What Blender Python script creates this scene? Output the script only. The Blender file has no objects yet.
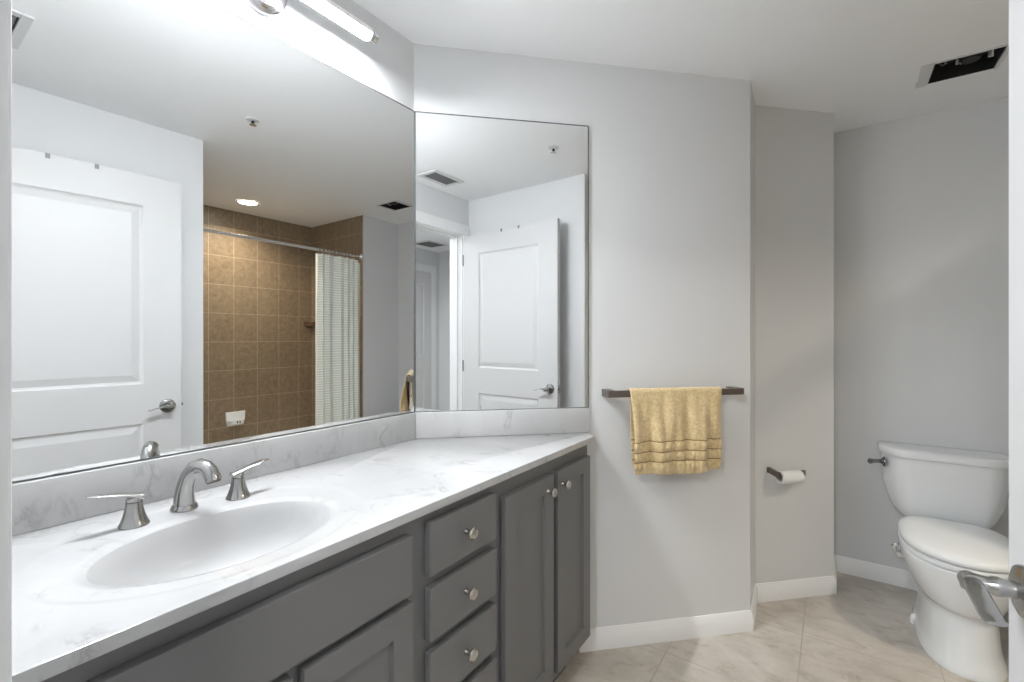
import bpy, bmesh, math, random
from mathutils import Vector, Matrix

random.seed(7)
SC = bpy.context.scene
COL = SC.collection
R = math.radians
PI = math.pi
H = 2.44                       # ceiling height

# ------------------------------------------------------------------ camera
cam_data = bpy.data.cameras.new('camera')
cam = bpy.data.objects.new('camera', cam_data)
COL.objects.link(cam)
cam.location = (0.0, 0.0, 1.2948)
cam.rotation_euler = (R(90), 0, R(34.97))
cam_data.sensor_width = 36.0
cam_data.lens = 458.27 / 1024 * 36.0
cam_data.shift_y = -2.93 / 1024
cam_data.clip_start = 0.01
SC.camera = cam

# ------------------------------------------------------------------ world, exposure
world = bpy.data.worlds.new('world')
SC.world = world
world.use_nodes = True
world.node_tree.nodes['Background'].inputs[0].default_value = (0.8, 0.85, 0.9, 1)
world.node_tree.nodes['Background'].inputs[1].default_value = 0.2
SC.view_settings.view_transform = 'Standard'
SC.view_settings.look = 'None'
SC.view_settings.gamma = 1.0
SC.view_settings.use_curve_mapping = False
SC.view_settings.exposure = 1.34
SC.cycles.max_bounces = 12
SC.cycles.diffuse_bounces = 7
SC.cycles.glossy_bounces = 8
SC.cycles.blur_glossy = 1.0
SC.cycles.sample_clamp_indirect = 4.0
SC.cycles.use_denoising = True

TUBE_E = 205.0                  # vanity light tubes
SHOWER_W = 6.0                # recessed lamp over the bath, warm
HALL_FILL_W = 13.0                  # added fill lamp in the hall, out of view


def area_light(name, loc, w, size, color, parent=None, spread=180):
    d = bpy.data.lights.new(name, 'AREA')
    d.shape = 'DISK'
    d.size = size
    d.energy = w
    d.color = color
    d.spread = R(spread)
    o = bpy.data.objects.new(name, d)
    COL.objects.link(o)
    o.location = loc
    if parent:
        o.parent = parent
    return o


# ------------------------------------------------------------------ materials
def mat(name, color=(0.8, 0.8, 0.8), rough=0.5, metal=0.0, coat=0.0, spec=0.5):
    m = bpy.data.materials.new(name)
    m.use_nodes = True
    b = m.node_tree.nodes['Principled BSDF']
    b.inputs['Base Color'].default_value = (*color, 1)
    b.inputs['Roughness'].default_value = rough
    b.inputs['Metallic'].default_value = metal
    b.inputs['Coat Weight'].default_value = coat
    b.inputs['Coat Roughness'].default_value = 0.05
    b.inputs['Specular IOR Level'].default_value = spec
    return m


def nd(m, kind, **kw):
    n = m.node_tree.nodes.new(kind)
    for k, v in kw.items():
        setattr(n, k, v)
    return n


def ln(m, a, b):
    m.node_tree.links.new(a, b)


def bsdf(m):
    return m.node_tree.nodes['Principled BSDF']


def ramp(m, fac, stops):
    r = nd(m, 'ShaderNodeValToRGB')
    el = r.color_ramp.elements
    while len(el) < len(stops):
        el.new(0.5)
    for e, (p, c) in zip(el, stops):
        e.position = p
        e.color = (*c, 1)
    ln(m, fac, r.inputs[0])
    return r.outputs[0]


def coords(m):
    return nd(m, 'ShaderNodeTexCoord').outputs['Object']


def noise(m, vec, scale, detail=4, rough=0.5, dist=0.0):
    n = nd(m, 'ShaderNodeTexNoise')
    n.inputs['Scale'].default_value = scale
    n.inputs['Detail'].default_value = detail
    n.inputs['Roughness'].default_value = rough
    n.inputs['Distortion'].default_value = dist
    ln(m, vec, n.inputs['Vector'])
    return n.outputs['Fac']


def bump(m, height, strength, dist):
    b = nd(m, 'ShaderNodeBump')
    b.inputs['Strength'].default_value = strength
    b.inputs['Distance'].default_value = dist
    ln(m, height, b.inputs['Height'])
    ln(m, b.outputs[0], bsdf(m).inputs['Normal'])


def mixc(m, fac, a, b, mode='MIX'):
    x = nd(m, 'ShaderNodeMix', data_type='RGBA', blend_type=mode)
    for s, v in ((0, fac), (6, a), (7, b)):
        if isinstance(v, (float, int)):
            x.inputs[s].default_value = v
        elif isinstance(v, tuple):
            x.inputs[s].default_value = (*v, 1)
        else:
            ln(m, v, x.inputs[s])
    return x.outputs[2]


def mth(m, op, a, b=0.0):
    x = nd(m, 'ShaderNodeMath', operation=op)
    for i, v in enumerate((a, b)):
        if isinstance(v, (float, int)):
            x.inputs[i].default_value = v
        else:
            ln(m, v, x.inputs[i])
    return x.outputs[0]


def paint(name, color, rough, tex=220):
    m = mat(name, color, rough)
    bump(m, noise(m, coords(m), tex, 3), 0.06, 0.001)
    return m


M_WALL = paint('wall_paint', (0.665, 0.672, 0.678), 0.6)
M_CEIL = paint('ceiling_paint', (0.88, 0.89, 0.90), 0.75, 160)
M_TRIM = mat('trim_paint', (0.80, 0.805, 0.81), 0.35)
M_DOOR = mat('door_paint', (0.60, 0.60, 0.602), 0.38)
M_CAB = mat('cabinet_paint', (0.150, 0.149, 0.150), 0.40)
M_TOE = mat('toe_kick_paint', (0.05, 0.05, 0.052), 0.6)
M_MIRROR = mat('mirror_silver', (0.87, 0.88, 0.88), 0.0, 1.0)
M_MEDGE = mat('mirror_edge', (0.10, 0.11, 0.11), 0.3, 0.3)
M_NICKEL = mat('brushed_nickel', (0.42, 0.418, 0.41), 0.20, 1.0)
M_KNOB = mat('knob_nickel', (0.50, 0.475, 0.44), 0.22, 1.0)
M_CHROME = mat('chrome', (0.75, 0.76, 0.77), 0.10, 1.0)
M_CANOPY = mat('satin_canopy', (0.62, 0.62, 0.64), 0.18, 1.0)
M_LEVER = mat('darker_chrome', (0.26, 0.26, 0.27), 0.15, 1.0)
M_BRONZE = mat('dark_bronze', (0.20, 0.17, 0.155), 0.38, 0.85)
M_PORC = mat('porcelain', (0.78, 0.80, 0.815), 0.12, 0.0, 0.6)
M_SEAT = mat('seat_plastic', (0.79, 0.81, 0.825), 0.22)
M_REFL = mat('reflector_white', (0.85, 0.85, 0.85), 0.4)
M_BLACK = mat('black_void', (0.012, 0.012, 0.012), 0.6)
M_DARKM = mat('dark_sheet_metal', (0.035, 0.035, 0.037), 0.5, 0.5)
M_GREYP = mat('grey_plastic', (0.22, 0.22, 0.22), 0.5)
M_HOOK = mat('dull_grey_metal', (0.20, 0.20, 0.21), 0.5, 0.6)
M_VENT = mat('vent_paint', (0.66, 0.665, 0.67), 0.5)
M_SLOT = mat('vent_slot', (0.06, 0.06, 0.062), 0.6)
M_PAPER = mat('tissue_paper', (0.82, 0.83, 0.83), 0.9)
M_TUB = mat('tub_enamel', (0.78, 0.78, 0.77), 0.15, 0.0, 0.4)


def emis(name, color, strength):
    m = mat(name, (0.9, 0.9, 0.9), 0.4)
    bsdf(m).inputs['Emission Color'].default_value = (*color, 1)
    bsdf(m).inputs['Emission Strength'].default_value = strength
    return m


M_TUBE = emis('lit_glass_tube', (0.945, 0.972, 1.0), TUBE_E)
M_LENS = emis('lit_shower_lens', (1.0, 0.90, 0.75), 9.0)
M_DOME = emis('hall_fill_glow', (0.97, 0.99, 1.0), 3.0)  # glow of the added hall fill light


def marble():
    m = mat('cultured_marble', (0.82, 0.83, 0.84), 0.16, 0.0, 0.25)
    c = coords(m)
    mp = nd(m, 'ShaderNodeMapping')
    mp.inputs['Rotation'].default_value = (0, 0.3, R(35))
    mp.inputs['Scale'].default_value = (1.0, 2.2, 1.0)
    ln(m, c, mp.inputs[0])
    v = mp.outputs[0]
    n1 = noise(m, v, 5.5, 6, 0.6, 1.0)
    vein = mth(m, 'ABSOLUTE', mth(m, 'SUBTRACT', n1, 0.5))
    vc = ramp(m, vein, [(0.0, (1, 1, 1)), (0.012, (0.55, 0.55, 0.55)), (0.045, (0, 0, 0))])
    patch = ramp(m, noise(m, c, 9.0, 3), [(0.52, (0, 0, 0)), (0.66, (1, 1, 1))])
    f = mth(m, 'MULTIPLY', mth(m, 'MULTIPLY', vc, patch), 0.5)
    cloud = ramp(m, noise(m, v, 1.7, 5, 0.6, 0.6), [(0.35, (0.435, 0.437, 0.44)), (0.65, (0.49, 0.491, 0.492))])
    ln(m, mixc(m, f, cloud, (0.24, 0.235, 0.22)), bsdf(m).inputs['Base Color'])
    return m


M_MARBLE = marble()
M_BASIN = mat('basin_gelcoat', (0.50, 0.502, 0.504), 0.2, 0.0, 0.0, 0.4)


def brick_tile(name, plane, bw, rh, off, mortar, c1, c2, cm, nscale, rough, bumpd):
    m = mat(name, c1, rough)
    c = coords(m)
    sep = nd(m, 'ShaderNodeSeparateXYZ')
    ln(m, c, sep.inputs[0])
    cmb = nd(m, 'ShaderNodeCombineXYZ')
    ln(m, mth(m, 'SUBTRACT', sep.outputs[plane[0]], off[0]), cmb.inputs[0])
    ln(m, mth(m, 'SUBTRACT', sep.outputs[plane[1]], off[1]), cmb.inputs[1])
    b = nd(m, 'ShaderNodeTexBrick')
    b.offset = 0.0
    b.squash = 1.0
    b.inputs['Scale'].default_value = 1.0
    b.inputs['Brick Width'].default_value = bw
    b.inputs['Row Height'].default_value = rh
    b.inputs['Mortar Size'].default_value = mortar
    b.inputs['Mortar Smooth'].default_value = 0.3
    b.inputs['Color1'].default_value = (0.35, 0.35, 0.35, 1)
    b.inputs['Color2'].default_value = (0.65, 0.65, 0.65, 1)
    ln(m, cmb.outputs[0], b.inputs['Vector'])
    mix = mth(m, 'ADD', mth(m, 'MULTIPLY', noise(m, c, nscale, 8, 0.65, 0.8), 0.8),
              mth(m, 'MULTIPLY', b.outputs['Color'], 0.2))
    col = ramp(m, mix, [(0.34, c1), (0.64, c2)])
    return m, col, b, c, cm, bumpd


def finish_tile(t):
    m, col, b, c, cm, bumpd = t
    ln(m, mixc(m, b.outputs['Fac'], col, cm), bsdf(m).inputs['Base Color'])
    bump(m, mth(m, 'SUBTRACT', 1.0, b.outputs['Fac']), 0.5, bumpd)
    return m


t = brick_tile('floor_tile', (0, 1), 0.4545, 0.4545, (-0.108, 1.909), 0.0028,
               (0.43, 0.395, 0.345), (0.59, 0.555, 0.505), (0.40, 0.36, 0.31), 4.0, 0.42, 0.0015)
mf = t[0]
mpf = nd(mf, 'ShaderNodeMapping')
mpf.inputs['Rotation'].default_value = (0, 0, R(-38))
mpf.inputs['Scale'].default_value = (1.3, 2.6, 1.0)
ln(mf, t[3], mpf.inputs[0])
stk = ramp(mf, noise(mf, mpf.outputs[0], 4.5, 8, 0.7, 1.5), [(0.33, (0.62, 0.58, 0.52)), (0.44, (0.90, 0.88, 0.86)), (0.58, (1, 1, 1)), (0.75, (1.08, 1.07, 1.06))])
M_FLOOR = finish_tile((t[0], mixc(mf, 0.7, t[1], stk, 'MULTIPLY'), t[2], t[3], t[4], t[5]))


def wall_tile(name, plane, off):
    return finish_tile(brick_tile(name, plane, 0.205, 0.2535, off, 0.0022,
                                  (0.165, 0.12, 0.076), (0.265, 0.205, 0.14), (0.42, 0.34, 0.245), 26.0, 0.35, 0.001))


M_TILE_YZ = wall_tile('shower_tile_long_wall', (1, 2), (1.744, 2.021))
M_TILE_XZ = wall_tile('shower_tile_end_wall', (0, 2), (0.936, 2.021))


def towel_mat():
    m = mat('terry_towel', (0.66, 0.52, 0.31), 0.95, 0, 0, 0.1)
    c = coords(m)
    n = noise(m, c, 260, 3, 0.7)
    n2 = noise(m, c, 95, 4, 0.75)
    sep = nd(m, 'ShaderNodeSeparateXYZ')
    ln(m, c, sep.inputs[0])
    z = sep.outputs[2]
    band = 0.0
    for zz in (0.876, 0.834, 0.794):
        d = mth(m, 'ABSOLUTE', mth(m, 'SUBTRACT', z, zz))
        k = mth(m, 'LESS_THAN', d, 0.0021)
        band = k if band == 0.0 else mth(m, 'MAXIMUM', band, k)
    base = ramp(m, n2, [(0.32, (0.52, 0.375, 0.18)), (0.68, (0.76, 0.61, 0.365))])
    ln(m, mixc(m, band, base, (0.27, 0.16, 0.06)), bsdf(m).inputs['Base Color'])
    bsdf(m).inputs['Sheen Weight'].default_value = 0.4
    bump(m, n, 0.8, 0.003)
    return m


M_TOWEL = towel_mat()


def curtain_mat():
    m = mat('seersucker_curtain', (0.76, 0.79, 0.74), 0.9, 0, 0, 0.1)
    c = coords(m)
    sep = nd(m, 'ShaderNodeSeparateXYZ')
    ln(m, c, sep.inputs[0])
    w = mth(m, 'SINE', mth(m, 'MULTIPLY', sep.outputs[2], 2 * PI / 0.0215))
    f = ramp(m, mth(m, 'ADD', mth(m, 'MULTIPLY', w, 0.5), 0.5), [(0.06, (0.64, 0.69, 0.62)), (0.30, (0.90, 0.91, 0.86))])
    ln(m, f, bsdf(m).inputs['Base Color'])
    bsdf(m).inputs['Transmission Weight'].default_value = 0.0
    return m


M_CURTAIN = curtain_mat()


# ------------------------------------------------------------------ mesh builder
class MB:
    def __init__(self):
        self.bm = bmesh.new()

    def box(self, x0, x1, y0, y1, z0, z1, bev=0.0, seg=2, mi=0):
        vs = [self.bm.verts.new((x, y, z)) for x in (x0, x1) for y in (y0, y1) for z in (z0, z1)]
        F = [(0, 1, 3, 2), (4, 6, 7, 5), (0, 4, 5, 1), (2, 3, 7, 6), (0, 2, 6, 4), (1, 5, 7, 3)]
        fs = [self.bm.faces.new([vs[i] for i in f]) for f in F]
        for f in fs:
            f.material_index = mi
        if bev > 0:
            ed = list({e for f in fs for e in f.edges})
            r = bmesh.ops.bevel(self.bm, geom=ed, offset=bev, segments=seg, affect='EDGES', profile=0.5)
            for f in r['faces']:
                f.material_index = mi
        return self

    def prism(self, poly, z0, z1, bev=0.0, mi=0):
        a = [self.bm.verts.new((p[0], p[1], z0)) for p in poly]
        b = [self.bm.verts.new((p[0], p[1], z1)) for p in poly]
        n = len(poly)
        fs = [self.bm.faces.new(a[::-1]), self.bm.faces.new(b)]
        for i in range(n):
            fs.append(self.bm.faces.new([a[i], a[(i + 1) % n], b[(i + 1) % n], b[i]]))
        for f in fs:
            f.material_index = mi
        if bev > 0:
            ed = list({e for f in fs for e in f.edges})
            bmesh.ops.bevel(self.bm, geom=ed, offset=bev, segments=2, affect='EDGES', profile=0.5)
        return self

    def loft(self, rings, cap0=True, cap1=True, closed=True, mi=0):
        rv = [[self.bm.verts.new(p) for p in r] for r in rings]
        n = len(rings[0])
        for a, b in zip(rv, rv[1:]):
            for i in range(n if closed else n - 1):
                j = (i + 1) % n
                self.bm.faces.new([a[i], a[j], b[j], b[i]]).material_index = mi
        if cap0:
            self.bm.faces.new(rv[0][::-1]).material_index = mi
        if cap1:
            self.bm.faces.new(rv[-1]).material_index = mi
        return self

    def lathe(self, prof, o=(0, 0, 0), axis='z', n=32, mi=0):
        """prof: (radius, height) pairs along axis."""
        rings = []
        for r, h in prof:
            r = max(r, 1e-5)
            ring = []
            for i in range(n):
                a = 2 * PI * i / n
                u, v = r * math.cos(a), r * math.sin(a)
                if axis == 'z':
                    p = (u, v, h)
                elif axis == 'x':
                    p = (h, u, v)
                elif axis == '-x':
                    p = (-h, -u, v)
                elif axis == 'y':
                    p = (v, h, u)
                elif axis == '-y':
                    p = (-v, -h, u)
                elif axis == '-z':
                    p = (u, -v, -h)
                ring.append((o[0] + p[0], o[1] + p[1], o[2] + p[2]))
            rings.append(ring)
        return self.loft(rings, mi=mi)

    def tube(self, pts, rad, n=16, flat=None, up=(0, 0, 1), mi=0, cap=True):
        """sweep a circle (or ellipse: flat = vertical factor) along pts."""
        pts = [Vector(p) for p in pts]
        rings = []
        if isinstance(rad, (int, float)):
            rad = [rad] * len(pts)
        for i, p in enumerate(pts):
            t = (pts[min(i + 1, len(pts) - 1)] - pts[max(i - 1, 0)]).normalized()
            u = Vector(up)
            s = t.cross(u)
            if s.length < 1e-4:
                s = t.cross(Vector((1, 0, 0)))
            s.normalize()
            w = s.cross(t).normalized()
            r = rad[i]
            rs, rw = (r, r) if not isinstance(r, tuple) else r
            rings.append([tuple(p + s * rs * math.cos(2 * PI * k / n) + w * rw * math.sin(2 * PI * k / n)) for k in range(n)])
        return self.loft(rings, cap, cap, mi=mi)

    def slab(self, x0, x1, z0, z1, yf, yb, panels, rings, both=False, bev=0.0):
        """upright board with recessed rectangular panels [(x0,x1,z0,z1)] stacked bottom to top; rings = (inset, depth)."""
        bm = self.bm
        sg = 1.0 if yb > yf else -1.0

        def face(y, s, pans):
            def q(a, b, c, d, y0=y):
                bm.faces.new([bm.verts.new((p[0], y0, p[1])) for p in (a, b, c, d)])
            zs = z0
            for (a, b, c, d) in pans:
                q((x0, zs), (x1, zs), (x1, c), (x0, c))
                q((x0, c), (a, c), (a, d), (x0, d))
                q((b, c), (x1, c), (x1, d), (b, d))
                zs = d
                prev = None
                for ins, dep in rings:
                    cur = [bm.verts.new((px, y + s * dep, pz)) for px, pz in
                           ((a + ins, c + ins), (b - ins, c + ins), (b - ins, d - ins), (a + ins, d - ins))]
                    if prev:
                        for i in range(4):
                            bm.faces.new([prev[i], prev[(i + 1) % 4], cur[(i + 1) % 4], cur[i]])
                    prev = cur
                bm.faces.new(prev)
            q((x0, zs), (x1, zs), (x1, z1), (x0, z1))
        face(yf, sg, panels)
        face(yb, -sg, panels if both else [])
        for a, b in (((x0, z0), (x1, z0)), ((x1, z0), (x1, z1)), ((x1, z1), (x0, z1)), ((x0, z1), (x0, z0))):
            bm.faces.new([bm.verts.new(p) for p in ((a[0], yf, a[1]), (b[0], yf, b[1]), (b[0], yb, b[1]), (a[0], yb, a[1]))])
        bmesh.ops.remove_doubles(bm, verts=bm.verts[:], dist=1e-5)
        return self

    def build(self, name, m, parent=None, smooth=None, label=None, loc=None, rot=None):
        bm = self.bm
        bmesh.ops.recalc_face_normals(bm, faces=bm.faces[:])
        me = bpy.data.meshes.new(name)
        bm.to_mesh(me)
        bm.free()
        for mm in (m if isinstance(m, (list, tuple)) else [m]):
            me.materials.append(mm)
        if smooth is not None:
            me.polygons.foreach_set('use_smooth', [True] * len(me.polygons))
            me.set_sharp_from_angle(angle=R(smooth))
        o = bpy.data.objects.new(name, me)
        COL.objects.link(o)
        if parent:
            o.parent = parent
        if loc:
            o.location = loc
        if rot:
            o.rotation_euler = rot
        if label:
            o['label'] = label
        return o


def tag(o, label=None, cat=None, group=None, kind=None):
    for k, v in (('label', label), ('category', cat), ('group', group), ('kind', kind)):
        if v:
            o[k] = v
    return o


def thing(name, label, cat, loc=(0, 0, 0), rz=0.0, group=None, kind=None):
    o = bpy.data.objects.new(name, None)
    COL.objects.link(o)
    o.location = loc
    o.rotation_euler = (0, 0, rz)
    o.empty_display_size = 0.05
    return tag(o, label, cat, group, kind)


def struct(o, label=None, cat=None):
    return tag(o, label, cat, None, 'structure')


# ------------------------------------------------------------------ room plan
S2 = math.sqrt(0.5)
XA = -1.334
PA = (XA, 1.2415)                                   # corner between the two mirrors
LB = 1.4625
PB = (PA[0] + LB * S2, PA[1] + LB * S2)             # end of towel wall
PC0 = (PB[0] - 0.012, PB[1] + 0.256)
LC = 0.4480
PC1 = (PC0[0] + LC * S2, PC0[1] + LC * S2)
YD = 3.127
XT = 0.934                                          # plane of the bath opening
YE = 0.070                                          # doorway wall
XFW = 0.362                                         # wall behind the open door
YF = 1.152


def offset_line(pts, d):
    """offset an open polyline to its left by d with mitred corners."""
    out = []
    for i, p in enumerate(pts):
        ds = []
        if i > 0:
            ds.append((p[0] - pts[i - 1][0], p[1] - pts[i - 1][1]))
        if i < len(pts) - 1:
            ds.append((pts[i + 1][0] - p[0], pts[i + 1][1] - p[1]))
        ns = []
        for dx, dy in ds:
            l = math.hypot(dx, dy)
            ns.append((-dy / l, dx / l))
        if len(ns) == 1:
            n = ns[0]
            k = 1.0
        else:
            n = (ns[0][0] + ns[1][0], ns[0][1] + ns[1][1])
            l = math.hypot(*n)
            n = (n[0] / l, n[1] / l)
            k = 1.0 / (n[0] * ns[0][0] + n[1] * ns[0][1])
        out.append((p[0] + n[0] * d * k, p[1] + n[1] * d * k))
    return out


LINE = [(XA, -0.06), PA, PB, PC0, PC1, (PC1[0], YD), (XT + 0.1, YD)]
OUT = offset_line(LINE, 0.10)
for nm, i in (('wall_vanity', 0), ('wall_towel', 1), ('wall_step', 2), ('wall_paper', 3), ('wall_jog', 4), ('wall_toilet', 5)):
    struct(MB().prism([LINE[i], LINE[i + 1], OUT[i + 1], OUT[i]], 0, H).build(nm, M_WALL))

struct(MB().box(-1.6, 2.05, -1.95, 3.35, -0.06, 0.0).build('floor', M_FLOOR))
FX0, FX1, FY0, FY1 = 0.350, 0.563, 2.580, 2.773     # opening of the missing fan cover
c = MB()
c.box(-1.6, 2.05, -1.95, FY0, H, H + 0.03).box(-1.6, 2.05, FY1, 3.35, H, H + 0.03)
c.box(-1.6, FX0, FY0, FY1, H, H + 0.03).box(FX1, 2.05, FY0, FY1, H, H + 0.03)
struct(c.build('ceiling', M_CEIL))

struct(MB().box(XT, 1.87, 2.71, YD + 0.1, 0, H).build('wall_partition', M_WALL))
struct(MB().prism([(XFW + 0.014, -0.06), (1.90, -0.06), (1.90, YF), (XFW - 0.024, YF)], 0, H).build('wall_closet', M_WALL))
struct(MB().box(1.78, 1.87, YF, 2.71, 0, H).build('wall_bath', M_WALL))
struct(MB().box(1.77, 1.78, YF + 0.01, 2.70, 0, H).build('wall_tile_long', M_TILE_YZ))
struct(MB().box(XT + 0.002, 1.77, 2.70, 2.71, 0, H).build('wall_tile_end', M_TILE_XZ))
struct(MB().box(XT + 0.002, 1.77, YF, YF + 0.01, 0, H).build('wall_tile_near', M_TILE_XZ))
# doorway wall
w = MB().box(-1.434, -0.648, -0.06, YE, 0, H).box(0.305, XFW + 0.012, -0.06, YE, 0, H).box(-0.648, 0.305, -0.06, YE, 2.154, H)
struct(w.build('wall_doorway', M_WALL))
w = MB().box(-0.648, -0.630, -0.06, YE, 0, 2.154).box(0.287, 0.305, -0.06, YE, 0, 2.154).box(-0.630, 0.287, -0.06, YE, 2.136, 2.154)
w.box(-0.630, -0.618, -0.055, 0.025, 0, 2.136, 0.002).box(0.275, 0.287, -0.055, 0.025, 0, 2.136, 0.002).box(-0.618, 0.275, -0.055, 0.025, 2.124, 2.136, 0.002)
struct(w.build('trim_1', M_TRIM))
w = MB()
for y0, y1 in ((YE, YE + 0.0145), (-0.0745, -0.06)):
    w.box(-0.724, -0.636, y0, y1, 0, 2.226, 0.003)
    w.box(0.294, XFW - 0.001 if y0 > 0 else 0.38, y0, y1, 0, 2.226, 0.003)
    w.box(-0.636, 0.294, y0, y1, 2.142, 2.226, 0.003)
struct(w.build('trim_2', M_TRIM))
# hall beyond the doorway
struct(MB().box(-1.6, 2.0, -1.85, -1.75, 0, H).build('wall_hall_back', M_WALL))
struct(MB().box(1.90, 2.0, -1.75, -0.06, 0, H).build('wall_hall_end', M_WALL))
struct(MB().box(-1.6, -1.5, -1.75, -0.06, 0, H).build('wall_hall_start', M_WALL))
w = MB().box(1.74, 1.83, -1.75, -1.735, 0, 2.24, 0.003).box(0.86, 0.95, -1.75, -1.735, 0, 2.24, 0.003).box(0.95, 1.74, -1.75, -1.735, 2.15, 2.24, 0.003)
struct(w.build('trim_3', M_TRIM))

# baseboards
PROF = [(0.0, 0.0), (0.013, 0.0), (0.013, 0.060), (0.0105, 0.064), (0.0095, 0.073), (0.006, 0.080), (0.004, 0.086), (0.0, 0.087)]


def baseboards(pts, names):
    lines = [offset_line(pts, -o) for o, z in PROF]
    for i, nm in enumerate(names):
        m = MB()
        m.loft([[(lines[k][j][0], lines[k][j][1], PROF[k][1]) for k in range(len(PROF))] for j in (i, i + 1)])
        struct(m.build(nm, M_TRIM, smooth=40))


baseboards([(-0.862, 1.7135), PB, PC0, PC1, (PC1[0], YD), (XT, YD), (XT, 2.70)],
           ['baseboard_towel', 'baseboard_step', 'baseboard_paper', 'baseboard_jog', 'baseboard_toilet', 'baseboard_partition'])
baseboards([(XT - 0.01, YF), (XFW - 0.024, YF), (XFW + 0.012, YE + 0.016)], ['baseboard_closet_end', 'baseboard_closet'])

# ------------------------------------------------------------------ open door (angle measured from both mirrors)
DH = (0.283, 0.0905)
ang = math.atan2(1.005 - 0.09, 0.219 - 0.283)
door = thing('door_1', 'white two-panel bathroom door standing open against the closet wall', 'door', (DH[0], DH[1], 0), ang, kind='structure')
DW, DTOP = 0.914, 2.128
MOLD = [(0.0, 0.0), (0.007, 0.0075), (0.015, 0.0095), (0.021, 0.008), (0.047, 0.0025), (0.050, 0.0025)]
MB().slab(0, DW, 0.012, DTOP, 0.0, -0.035, [(0.165, 0.750, 0.21, 0.858), (0.165, 0.750, 1.060, 1.972)], MOLD, both=True).build('door_leaf', M_DOOR, door)


def lever(sgn, y, parent, name):
    """lever handle on a face at local y, pointing out along sgn*y, reaching towards the hinge."""
    root = bpy.data.objects.new(name, None)
    COL.objects.link(root)
    root.parent = parent
    root['label'] = 'satin nickel lever handle'
    ax = 'y' if sgn > 0 else '-y'
    x0, z0 = 0.852, 0.938
    MB().lathe([(0.0, 0.0), (0.036, 0.0), (0.036, 0.004), (0.034, 0.008), (0.027, 0.011), (0.015, 0.013), (0.0, 0.013)], (x0, y, z0), ax, 40).build('rose', M_NICKEL, root, 35)
    MB().lathe([(0.0, 0.01), (0.0125, 0.01), (0.0115, 0.022), (0.0135, 0.028), (0.0135, 0.034), (0.011, 0.038), (0.012, 0.050), (0.0135, 0.060), (0.012, 0.068), (0.0, 0.069)],
               (x0, y, z0), ax, 28).build('spindle', M_NICKEL, root, 40)
    pts, rad = [], []
    for k in range(29):
        f = k / 28
        x = x0 + 0.013 - 0.108 * f
        zz = z0 + 0.006 * math.sin(PI * min(1.0, f * 1.15) ** 0.9) - 0.010 * f ** 2 - 0.002
        yy = y + sgn * (0.0570 + 0.003 * math.sin(f * PI))
        rad.append((0.0130 if 0 < k < 28 else 0.0112, 0.0025 + 0.0095 * max(0.0, 1 - f * 1.6) ** 1.3))
        pts.append((x, yy, zz))
    MB().tube(pts, rad, 20).build('lever', M_NICKEL, root, 50)
    return root


lever(1, 0.0, door, 'door_handle')
lever(-1, -0.035, door, 'door_handle')
m = MB().box(DW - 0.001, DW + 0.0015, -0.030, -0.005, 0.91, 0.967, 0.0006).box(DW, DW + 0.010, -0.024, -0.011, 0.930, 0.947, 0.002)
m.build('latch_plate', M_NICKEL, door)
for z in (0.22, 1.07, 1.93):
    m = MB().lathe([(0.0, -0.045), (0.006, -0.045), (0.006, 0.045), (0.0, 0.045)], (-0.005, 0.001, z), 'z', 14)
    m.box(-0.002, 0.0, -0.03, 0.0, z - 0.044, z + 0.044)
    m.build('hinge', M_NICKEL, door)

M_dl = Matrix.Translation((DH[0], DH[1], 0)) @ Matrix.Rotation(ang, 4, 'Z')
for k, (tx, lb) in enumerate(((0.405, 'grey metal hook over the open door top, nearer the hinge side'), (0.572, 'grey metal hook over the open door top, nearer the handle side'))):
    p = M_dl @ Vector((tx, 0, DTOP))
    hk = MB().box(-0.008, 0.008, 0.0005, 0.002, -0.020, 0.002).box(-0.008, 0.008, -0.037, 0.002, 0.0005, 0.002).box(-0.008, 0.008, -0.037, -0.0355, -0.11, 0.002)
    hk.tube([(0, -0.037, -0.09), (0, -0.05, -0.11), (0, -0.064, -0.105), (0, -0.067, -0.085)], 0.003, 8)
    h = hk.build('over_door_hook', M_HOOK, None, 40, loc=p, rot=(0, 0, ang))
    tag(h, lb, 'hook', 'hooks over the bathroom door')

# hall door, closed
hd = thing('door_2', 'white panelled door closed in the hall beyond the doorway', 'door', (0.95, -1.742, 0), 0, kind='structure')
MB().slab(0.003, 0.787, 0.012, 2.147, 0.012, -0.006, [(0.13, 0.66, 0.21, 0.86), (0.13, 0.66, 1.06, 1.99)], [(0, 0), (0.006, 0.006), (0.018, 0.008), (0.05, 0.002)]).build('door_leaf', M_DOOR, hd)
MB().lathe([(0, 0), (0.03, 0), (0.03, 0.006), (0.012, 0.012), (0.012, 0.03), (0.026, 0.045), (0.026, 0.055), (0.0, 0.062)], (0.06, 0.012, 0.94), 'y', 24).build('knob', M_NICKEL, hd, 40)

# ------------------------------------------------------------------ vanity cabinet
CX = -0.795                    # face frame plane
vc = thing('vanity_cabinet', 'grey painted vanity cabinet with shaker doors and drawers under the marble countertop', 'cabinet', (CX, 0, 0), R(90))


def loc_v(x, y):               # world to cabinet-local
    return (y, -(x - CX))


foot = (-0.858 - 0.003 * S2, 1.718 - 0.003 * S2)
body = [loc_v(*p) for p in ((CX, 0.074), (CX, 1.655), (-0.8582 + 0.003, 1.718 - 0.003), (XA + 0.002, 1.2395), (XA + 0.002, 0.074))]
cxm, cym = sum(p[0] for p in body) / 5, sum(p[1] for p in body) / 5
inner = [(p[0] + (cxm - p[0]) * 0.05, p[1] + (cym - p[1]) * 0.09) for p in body]


def at_z(poly, z):
    return [(p[0], p[1], z) for p in poly]


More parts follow.
